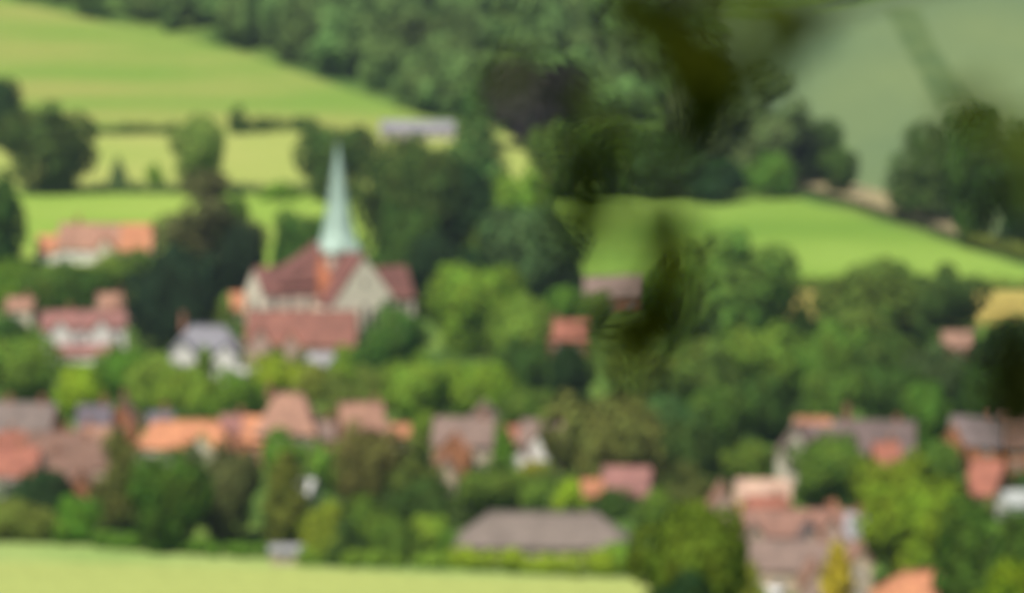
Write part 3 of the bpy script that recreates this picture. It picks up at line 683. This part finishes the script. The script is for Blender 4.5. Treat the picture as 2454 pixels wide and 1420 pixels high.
T(-40,625,110,750,'bush','fresh','fresh green bush below the farmhouse at the left edge',G6,740)
T(60,635,170,770,'round','mid','mid-green tree below the orange end of the farmhouse',G6)
T(120,640,250,770,'round','dark','dark green round tree below the middle of the farmhouse',G6)
T(215,610,300,700,'bush','light','yellow-green bush under the white porch of the farmhouse',G6)
T(260,600,380,700,'bush','mid','mid-green bush at the right end of the farmhouse',G6)
T(300,680,360,780,'loose','olive','thin olive sapling left of the very dark yew',G6)
T(500,720,560,800,'loose','olive','thin olive sapling between the slate house and the church',G6)
T(1035,640,1235,850,'round',(.10,.185,.035),'large light green tree right of the church',G2)
T(1170,715,1312,930,'round',(.115,.19,.045),'second light green tree overlapping the large one on its right',G2)
T(846,735,1012,925,'round',(.055,.105,.034),'round dark green tree hiding the foot of the church',G2)
T(1190,820,1310,960,'round','dark','dark tree under the light green ones',G2)
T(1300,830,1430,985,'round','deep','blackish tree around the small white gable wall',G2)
T(1312,688,1405,762,'bush','fresh','fresh green bush behind the bright red roof',G2)
T(1400,700,1470,800,'round','mid','mid-green tree right of the bright red roof',G2,800)
T(1280,300,1420,470,'round',(.07,.13,.04),'mid-green tree right of the copper beech',G1,478)
T(1380,285,1540,465,'wide','mid','mid-green spreading tree in the middle at the far pasture edge',G1,476)
T(1500,330,1680,475,'round','blue','blue-green round tree behind the hanging branch',G1,480)
T(1640,380,1790,480,'bush','deep','low blackish tree at the top of the right pasture',G1,484)
T(1735,170,1945,420,'tall','grey','tall grey-green tree at the edge of the wheat field',G1,450)
T(1600,200,1780,420,'round','grey','grey-green tree half hidden behind the hanging branch',G1,450)
T(1780,370,1910,465,'bush','mid','mid-green low tree at the corner of the right pasture',G1,475)
T(1885,283,2002,425,'round','dark','dark rounded tree at the foot of the wheat field',G1,440)
T(1965,360,2055,455,'round','dark','smaller dark tree just right of the rounded one',G1,462)
T(2125,300,2310,515,'tall','dark','tall dark tree above the chalk track',G1,530)
T(2260,270,2420,560,'round','dark','dark tree behind the hanging leaves at right',G1,590)
T(2380,290,2560,610,'round','deep','blackish tree at the right edge above the pasture',G1)
T(1630,572,1900,815,'round',(.085,.14,.042),'very large rounded mid-green tree on the right pasture edge',G4,840)
T(1560,640,1700,850,'round','mid','mid-green tree behind the lower hanging leaves',G4)
T(1882,735,1945,800,'bush','dark','small dark tree at the left end of the golden barley',G4)
T(1958,632,2225,830,'bush',(.075,.12,.036),'broad olive-green tree standing in front of the golden barley',G4,830)
T(2165,655,2345,835,'round','dark','dark tree beside the broad olive-green one',G4)
T(2340,790,2560,1000,'round','deep','blackish tree at the right edge below the barley',G4)
T(1470,820,1640,1010,'round',(.10,.15,.05),'olive-light tree under the dark hanging leaves',G4)
T(1590,815,1780,1000,'round',(.095,.155,.048),'light-topped tree in the left of the right-hand wood',G4)
T(1745,785,1930,960,'round',(.09,.155,.04),'yellowish green tree at the top of the right-hand wood',G4)
T(1900,775,2080,960,'wide',(.075,.14,.036),'spreading green tree in the middle of the right-hand wood',G4)
T(2050,800,2220,990,'round',(.05,.09,.03),'mid-green tree right of the spreading one',G4)
T(2215,790,2290,860,'bush','dark','dark bush against the left end of the orange-roofed cottage',G4)
T(2180,835,2330,1010,'round',(.05,.075,.04),'dark brownish tree below the orange-roofed cottage',G4)
T(1510,950,1680,1130,'round','blue','blue-green tree low in the right-hand wood',G4)
T(1640,930,1800,1110,'round',(.055,.10,.032),'lower mid-green tree above the sandy-pink roof',G4)
T(1760,900,1920,1060,'round','dark','dark tree left of the large brown-roofed house',G4)
T(1920,880,2060,1030,'round','mid','mid-green tree behind the brick chimney',G4,1050)
T(2060,880,2200,1040,'round','dark','dark tree behind the right end of the brown-roofed house',G4,1050)
T(2170,920,2290,1090,'round','mid','green tree between the two right-hand houses',G4)
T(2290,880,2420,1020,'round','dark','dark tree behind the brick house near the right edge',G4)
T(1590,1010,1720,1190,'round','dark','dark tree right of the big brownish one',G4)
T(1700,1060,1850,1160,'bush','mid','mid-green bush above the sandy-pink roof',G4)
T(1315,950,1575,1185,'wide',(.10,.105,.05),'big brownish-olive spreading tree in the centre',G3)
T(1150,1010,1242,1120,'cone','fresh','fresh green pointed tree between two mauve roofs',G3,1130)
T(925,860,1090,1010,'round',(.14,.20,.045),'yellow-green round tree above the olive trees',G3,1020)
T(1040,870,1230,1010,'round',(.12,.215,.035),'bright green round tree behind the mauve-roofed house',G3,1020)
T(1190,930,1340,1020,'bush','mid','mid-green bush behind the white dormer',G3,1030)
T(760,900,862,1060,'tall','olive','slender olive tree between the pink hip roof and the pink-roofed house',G3,1080)
T(820,880,940,985,'bush','olive','olive bush above the pink-roofed house',G3)
T(-40,810,140,960,'round',(.11,.16,.04),'yellow-olive tree in front of the big mauve house at left',G3,975)
T(-30,760,90,850,'bush','dark','dark bush below the small pale cottage',G3)
T(130,880,260,1000,'bush','lime','lime bush under the white lean-to of the mauve house',G3)
T(230,835,350,950,'round','fresh','fresh green tree right of the big mauve house',G3)
T(300,850,440,985,'bush','light','light green bush left of the white bays',G3)
T(380,880,520,1000,'bush','light','wide light green bush in front of the white house',G3)
T(470,830,545,900,'loose','light','small light bush between the two white bays',G3)
T(490,890,640,1010,'bush','fresh','fresh green bush left of the steep pink roof',G3)
T(600,850,760,950,'bush','lime','lime-yellow bush below the long red-tiled house',G3)
T(690,870,790,960,'bush',(.16,.19,.05),'yellowish bush above the steep pink roof',G3)
T(620,825,690,870,'bush','dark','small dark shrub against the long red-tiled house',G3)
T(780,830,870,920,'bush','light','light bush beside the round dark tree',G3)
T(240,960,330,1000,'bush','mid','mid-green bush behind the orange-pink gable',G3,1000)
T(226,1035,345,1270,'tall',(.085,.095,.042),'tall olive-brown tree left of the deep green one',G5)
T(315,1078,500,1318,'round',(.045,.085,.022),'large deep green tree at the edge of the meadow',G5)
T(468,1078,615,1300,'round',(.075,.09,.05),'grey-green round tree right of the deep green one',G5)
T(628,1030,748,1130,'bush','fresh','fresh green tree top below the steep pink roof',G5,1160)
T(632,1085,735,1305,'column',(.095,.115,.038),'tall narrow olive cypress above the shed',G5)
T(740,1060,830,1180,'loose','light','loose light tree right of the fresh green top',G5)
T(796,1030,950,1225,'round',(.10,.105,.045),'round olive-brown tree in front of the pink-roofed house',G5)
T(935,1040,1062,1235,'tall',(.075,.11,.036),'upright olive-green tree right of the round olive-brown one',G5)
T(950,1150,1110,1260,'bush','dark','dark bush left of the long grey barn',G5)
T(724,1205,845,1345,'bush',(.15,.20,.03),'rounded yellow-green bush at the meadow edge',G5)
T(760,1240,870,1350,'bush','dark','dark green bush in front of the yellow-green one',G5)
T(830,1190,960,1335,'bush',(.085,.15,.035),'mid-green bush in the middle of the meadow edge',G5)
T(900,1250,1010,1350,'bush','mid','lower green bush beside the barn end',G5)
T(965,1235,1082,1330,'bush','light','light green rounded bush by the left end of the barn',G5)
T(1090,1125,1240,1250,'round','mid','mid-green tree behind the left of the barn roof',G5)
T(1190,1130,1330,1225,'bush','light','light bush with yellow-green tips behind the barn',G5)
T(1330,1150,1425,1225,'bush','lime','lime green shrub behind the right of the barn roof',G5)
T(1235,1105,1330,1150,'bush',(.20,.20,.04),'small yellow shrub under the white porch',G5)
T(1400,1170,1530,1235,'bush','dark','dark shrub below the rose-pink roof',G5)
T(1590,1110,1712,1245,'tall',(.07,.10,.042),'dull green tree left of the pink gabled cottage',G5)
T(1520,1170,1620,1260,'bush','fresh','fresh green bush at the right end of the barn',G5)
T(1440,1300,1540,1375,'bush','light','light bush overlapping the right end of the barn',G5)
T(1040,1270,1110,1345,'bush','fresh','fresh bush overlapping the left corner of the barn',G5)
T(1115,1290,1165,1340,'bush','grey','small grey-green shrub against the barn wall',G5,1345)
T(-40,1200,130,1290,'bush','olive','olive bush at the left edge of the foreground meadow',G5)
T(25,1130,190,1230,'bush','deep','dark bush in front of the front cottages',G5)
T(110,1190,240,1295,'bush','fresh','fresh green bush between the dark bush and the olive-brown tree',G5)
T(1888,1050,2102,1215,'round',(.07,.135,.032),'round green tree in front of the large brown-roofed house',G6)
T(1750,1205,1795,1265,'bush','gold','yellow shrub beside the pink gabled cottage',G6)
T(1860,1290,1920,1330,'bush','light','little light shrub behind the front roof ridge',G6,1296)
T(2070,1095,2250,1330,'round',(.11,.17,.022),'bright lime-green tree right of the round green one',G6,Y=605)
T(2055,1160,2345,1420,'round',(.12,.175,.020),'largest lime-green tree in the lower right',G6,Y=585)
T(2180,1060,2300,1180,'round','mid','mid-green tree behind the lime-green ones',G6,Y=640)
T(2225,1215,2520,1470,'round',(.04,.075,.022),'large dark tree in the lower right corner',G6,Y=470)
T(2310,1345,2520,1500,'bush',(.115,.16,.015),'yellow-green crown at the bottom right corner',G6,Y=400)
T(1966,1305,2048,1480,'column','gold','golden yellow cypress at the bottom edge',G6,Y=555)
T(1522,1215,1775,1450,'round',(.065,.115,.018),'near dark-bottomed green tree in the bottom middle right',G6,Y=250)
T(1640,1260,1790,1400,'round',(.07,.13,.018),'smaller green crown attached right of the near tree',G6,Y=262)
T(1740,1350,1848,1450,'bush',(.14,.19,.035),'yellow-green bush at the bottom beside the near tree',G6,Y=540)
T(1560,1370,1700,1500,'bush','deep','blackish bush at the bottom edge under the near tree',G6,Y=240)
T(2330,1040,2410,1120,'bush','dark','dark bush against the brick house near the right edge',G6,1125)
T(2400,1130,2520,1190,'bush','dark','dark bush right of the sloping red roof',G6)
T(1815,1262,1860,1312,'bush','mid','little green shrub between the long terrace and the front house',G6)
T(1905,1232,1945,1275,'bush','light','light shrub poking up behind the front house ridge',G6)
T(1755,1238,1800,1300,'bush','mid','mid-green shrub left of the long terrace',G6)
T(60,1052,104,1098,'bush','mid','small green shrub among the left cluster of roofs',G3)
T(140,1120,182,1166,'bush','light','light shrub between the two front left cottages',G3)
T(985,985,1040,1060,'bush','light','light bush left of the mauve-roofed house with the orange slope',G3)
# scrub and ground cover between the gardens
def scrub():
    rr=random.Random(3); rng=np.random.default_rng(3); Ls=[]; o=hit(1200,1000)
    for _ in range(900):
        x=rr.uniform(-80,2540); y=rr.uniform(660,1330)
        if y>1240 and x<1600 and y>1290: continue
        if y<700 and x>1250: continue
        P=hit(x,y)-o; r=rr.uniform(1.0,2.8); Ls.append((P.x,P.y,P.z+r*.35,r))
    ob=link('garden_scrub',quads_mesh('garden_scrub',lumps_crown(rng,Ls,110000,.33,.15),FOLW2),None,o,(.09,.16,.038))
    tag(ob,'low mixed shrubs and ground cover filling the village gardens','shrubs',kind='stuff')
FOLW2=wood_mat(); 
for x in FOLW2.node_tree.nodes:
    if x.type=='TEX_NOISE': x.inputs['Scale'].default_value=.12
scrub()
# ------------------------------------------------------------------ the near tree whose leaves hang into the view
def near_tree():
    root=empty('overhanging_tree',(2.3,5.6,terr(2.3,5.6))); gz=root.location.z; o=root.location
    tag(root,'near leafy tree whose dark out-of-focus branches hang into the view','tree')
    loc=lambda p:Vector(p)-o
    b=MB(); b.tube([(0,0,-.2),(.03,0,.8),(-.04,.05,2.5),(.05,-.05,4.6),(0,-.1,7.5)],[.26,.2,.17,.13,.06],14)
    b.obj('trunk',BARK,root,(.12,.10,.075),True)
    LM=surf_mat('near_leaf',6,.8,1.2,.5)
    nt=FOLN
    D=3.9
    def px(x,y,d=D): return at(x,y,d if x>2500 else d*.84)
    def leaves(name,clusters,parent,seed,col):  # leaf colour set darker on dense branches, carrying their shade
        rr=random.Random(seed); V=[];F=[]
        for (cx,cy,rx,ry,n,d) in clusters:
            for _ in range(n):
                a=rr.uniform(0,6.28); q=math.sqrt(rr.random()); dd=(d+rr.uniform(-.22,.22))*.84
                p=at(cx+rx*q*math.cos(a),cy+ry*q*math.sin(a),dd)-o
                leaf(V,F,p,rr)
        me=bpy.data.meshes.new(name); me.from_pydata(V,[],F); me.materials.append(nt)
        me.polygons.foreach_set('use_smooth',[True]*len(F))
        return link(name,me,parent,(0,0,0),col)
    def leaf(V,F,p,rr,size=None):
        Lg=size or rr.uniform(.030,.050); w=Lg*.31
        dirv=Vector((rr.uniform(-1,1),rr.uniform(-1,1),rr.uniform(-1.3,.2))).normalized()
        nrm=Vector((rr.uniform(-.6,.6),rr.uniform(-1,.3),1)).normalized(); sd_=dirv.cross(nrm).normalized(); nrm=sd_.cross(dirv)
        n0=len(V); prof=[(0,.04),(.18,.7),(.42,1),(.68,.78),(.88,.36),(1,.02)]
        for t,k in prof:
            c=p+dirv*(Lg*(t-.5))-nrm*(Lg*.12*t*t)
            V.append(tuple(c+sd_*w*k+nrm*w*.25*k)); V.append(tuple(c)); V.append(tuple(c-sd_*w*k+nrm*w*.25*k))
        for i in range(len(prof)-1):
            a=n0+3*i; F.append((a,a+1,a+4,a+3)); F.append((a+1,a+2,a+5,a+4))
    def branch(pts,r0,r1,nm='branch'):
        P=[Vector(p)-o for p in pts]; k=len(P); b=MB(); b.tube(P,[r1+(r0-r1)*(1-i/(k-1))**3 for i in range(k)],7)
        return b.obj(nm,BARK,root,(.04,.036,.02),True)
    tp=Vector((2.33,5.55,119.2))
    b1=branch([tp,(1.3,4.9,119.0),(.7,4.3,118.5),px(1720,-250),px(1650,-20),px(1640,200),px(1630,400),px(1600,600),px(1570,760),px(1520,860)],.05,.0022)
    leaves('leaves',[(1570,30,90,70,22,3.9),(1650,130,70,80,26,3.9),(1695,235,66,90,110,4.0),(1680,170,55,70,30,3.9),(1690,320,50,40,8,4.0),
       (1420,450,50,50,9,3.9),(1600,530,50,60,10,4.0),(1440,530,45,60,6,4.0),(1500,30,40,60,6,3.9),(1350,390,50,40,4,4.0),(1480,330,70,35,6,3.9),(1570,370,60,30,4,3.9),(1600,650,50,80,34,3.9),(1570,775,70,60,44,3.9),(1490,800,75,45,26,4.0),(1520,860,45,50,6,3.9),(1360,540,25,30,2,4)],b1,11,(.045,.062,.005))
    b2=branch([tp,(1.5,5.0,118.7),px(2700,-150,4.3),px(2200,-60,4.0),px(1900,40),px(1780,150),px(1730,260)],.04,.0022)
    leaves('leaves',[(1780,10,130,30,12,4.0),(1890,60,90,60,9,4.0),(1820,150,90,70,9,4.1),(1740,220,70,60,7,4.0),(1920,0,110,25,9,4.0),(1860,220,70,70,2,4.0)],b2,12,(.065,.088,.010))
    b3=branch([tp,(1.9,5.2,118.5),px(2900,50,4.6),px(2600,200,4.2),px(2440,290),px(2320,300)],.03,.002)
    leaves('leaves',[(2300,285,60,50,10,3.9),(2400,300,60,50,3,4.0),(2460,400,40,110,8,4.0),(2400,500,60,60,2,4.0)],b3,13,(.07,.10,.010))
    b4=branch([tp,(2.0,5.3,118.2),px(3000,700,4.6),px(2600,830,4.2),px(2420,900)],.03,.002)
    leaves('leaves',[(2430,870,70,80,26,4.0),(2400,960,50,50,10,4.0),(2460,980,50,60,10,4.0)],b4,14,(.035,.045,.010))
    b5=branch([tp,(1.2,4.8,119.2),(.3,4.2,118.6),px(1300,-150),px(1230,60),px(1330,230),px(1420,340)],.04,.0018)
    leaves('leaves',[(1180,190,80,50,4,3.9),(1330,200,70,40,4,3.9),(1440,360,80,50,6,3.9),(1360,310,50,40,3,4),(1440,250,50,50,4,4)],b5,15,(.06,.08,.015))
    # unseen canopy above the frame, spread overhead to shade the hanging leaves
    rr=random.Random(77); V=[];F=[]
    for _ in range(9000):
        a=rr.uniform(0,6.28); q=rr.random()**.5; z=rr.uniform(0,1)
        rad=4.6*q*math.sin(math.pi*(.25+.7*z)); p=Vector((1.0+rad*math.cos(a),3.2+rad*math.sin(a),119.3+4.4*z))-o
        leaf(V,F,p,rr,rr.uniform(.10,.17))
    me=bpy.data.meshes.new('crown'); me.from_pydata(V,[],F); me.materials.append(nt); link('crown',me,root,(0,0,0),(.06,.085,.02))
    for k in range(6):
        a=k*1.05; branch([tp+Vector((0,0,.3*k)),Vector((2.3+1.6*math.cos(a)-1,5.5+1.6*math.sin(a)-1,120.6+.2*k)),Vector((1.2+3.6*math.cos(a),3.4+3.6*math.sin(a),121.2+.3*k))],.05,.01,'limb')
FOLN=FOL.copy(); FOLN.name='near_foliage'
near_tree()
# ------------------------------------------------------------------ air
def haze():
    x0,x1,y0,y1,z0,z1=-3050,3050,-1560,4060,40,185
    o=MB().box(x0,x1,y0,y1,-4,z1)
    m,n,l=mat('haze'); v=nd(n,'ShaderNodeVolumePrincipled'); v.inputs['Color'].default_value=(.72,.84,1,1); v.inputs['Density'].default_value=HAZE; v.inputs['Anisotropy'].default_value=.2
    ou=nd(n,'ShaderNodeOutputMaterial'); l.new(v.outputs[0],ou.inputs['Volume'])
    ob=o.obj('haze',m); tag(ob,'thin blue summer haze over the valley','haze',kind='stuff')
haze()
for o in bpy.data.objects:
    if 'dims' in o: del o['dims']
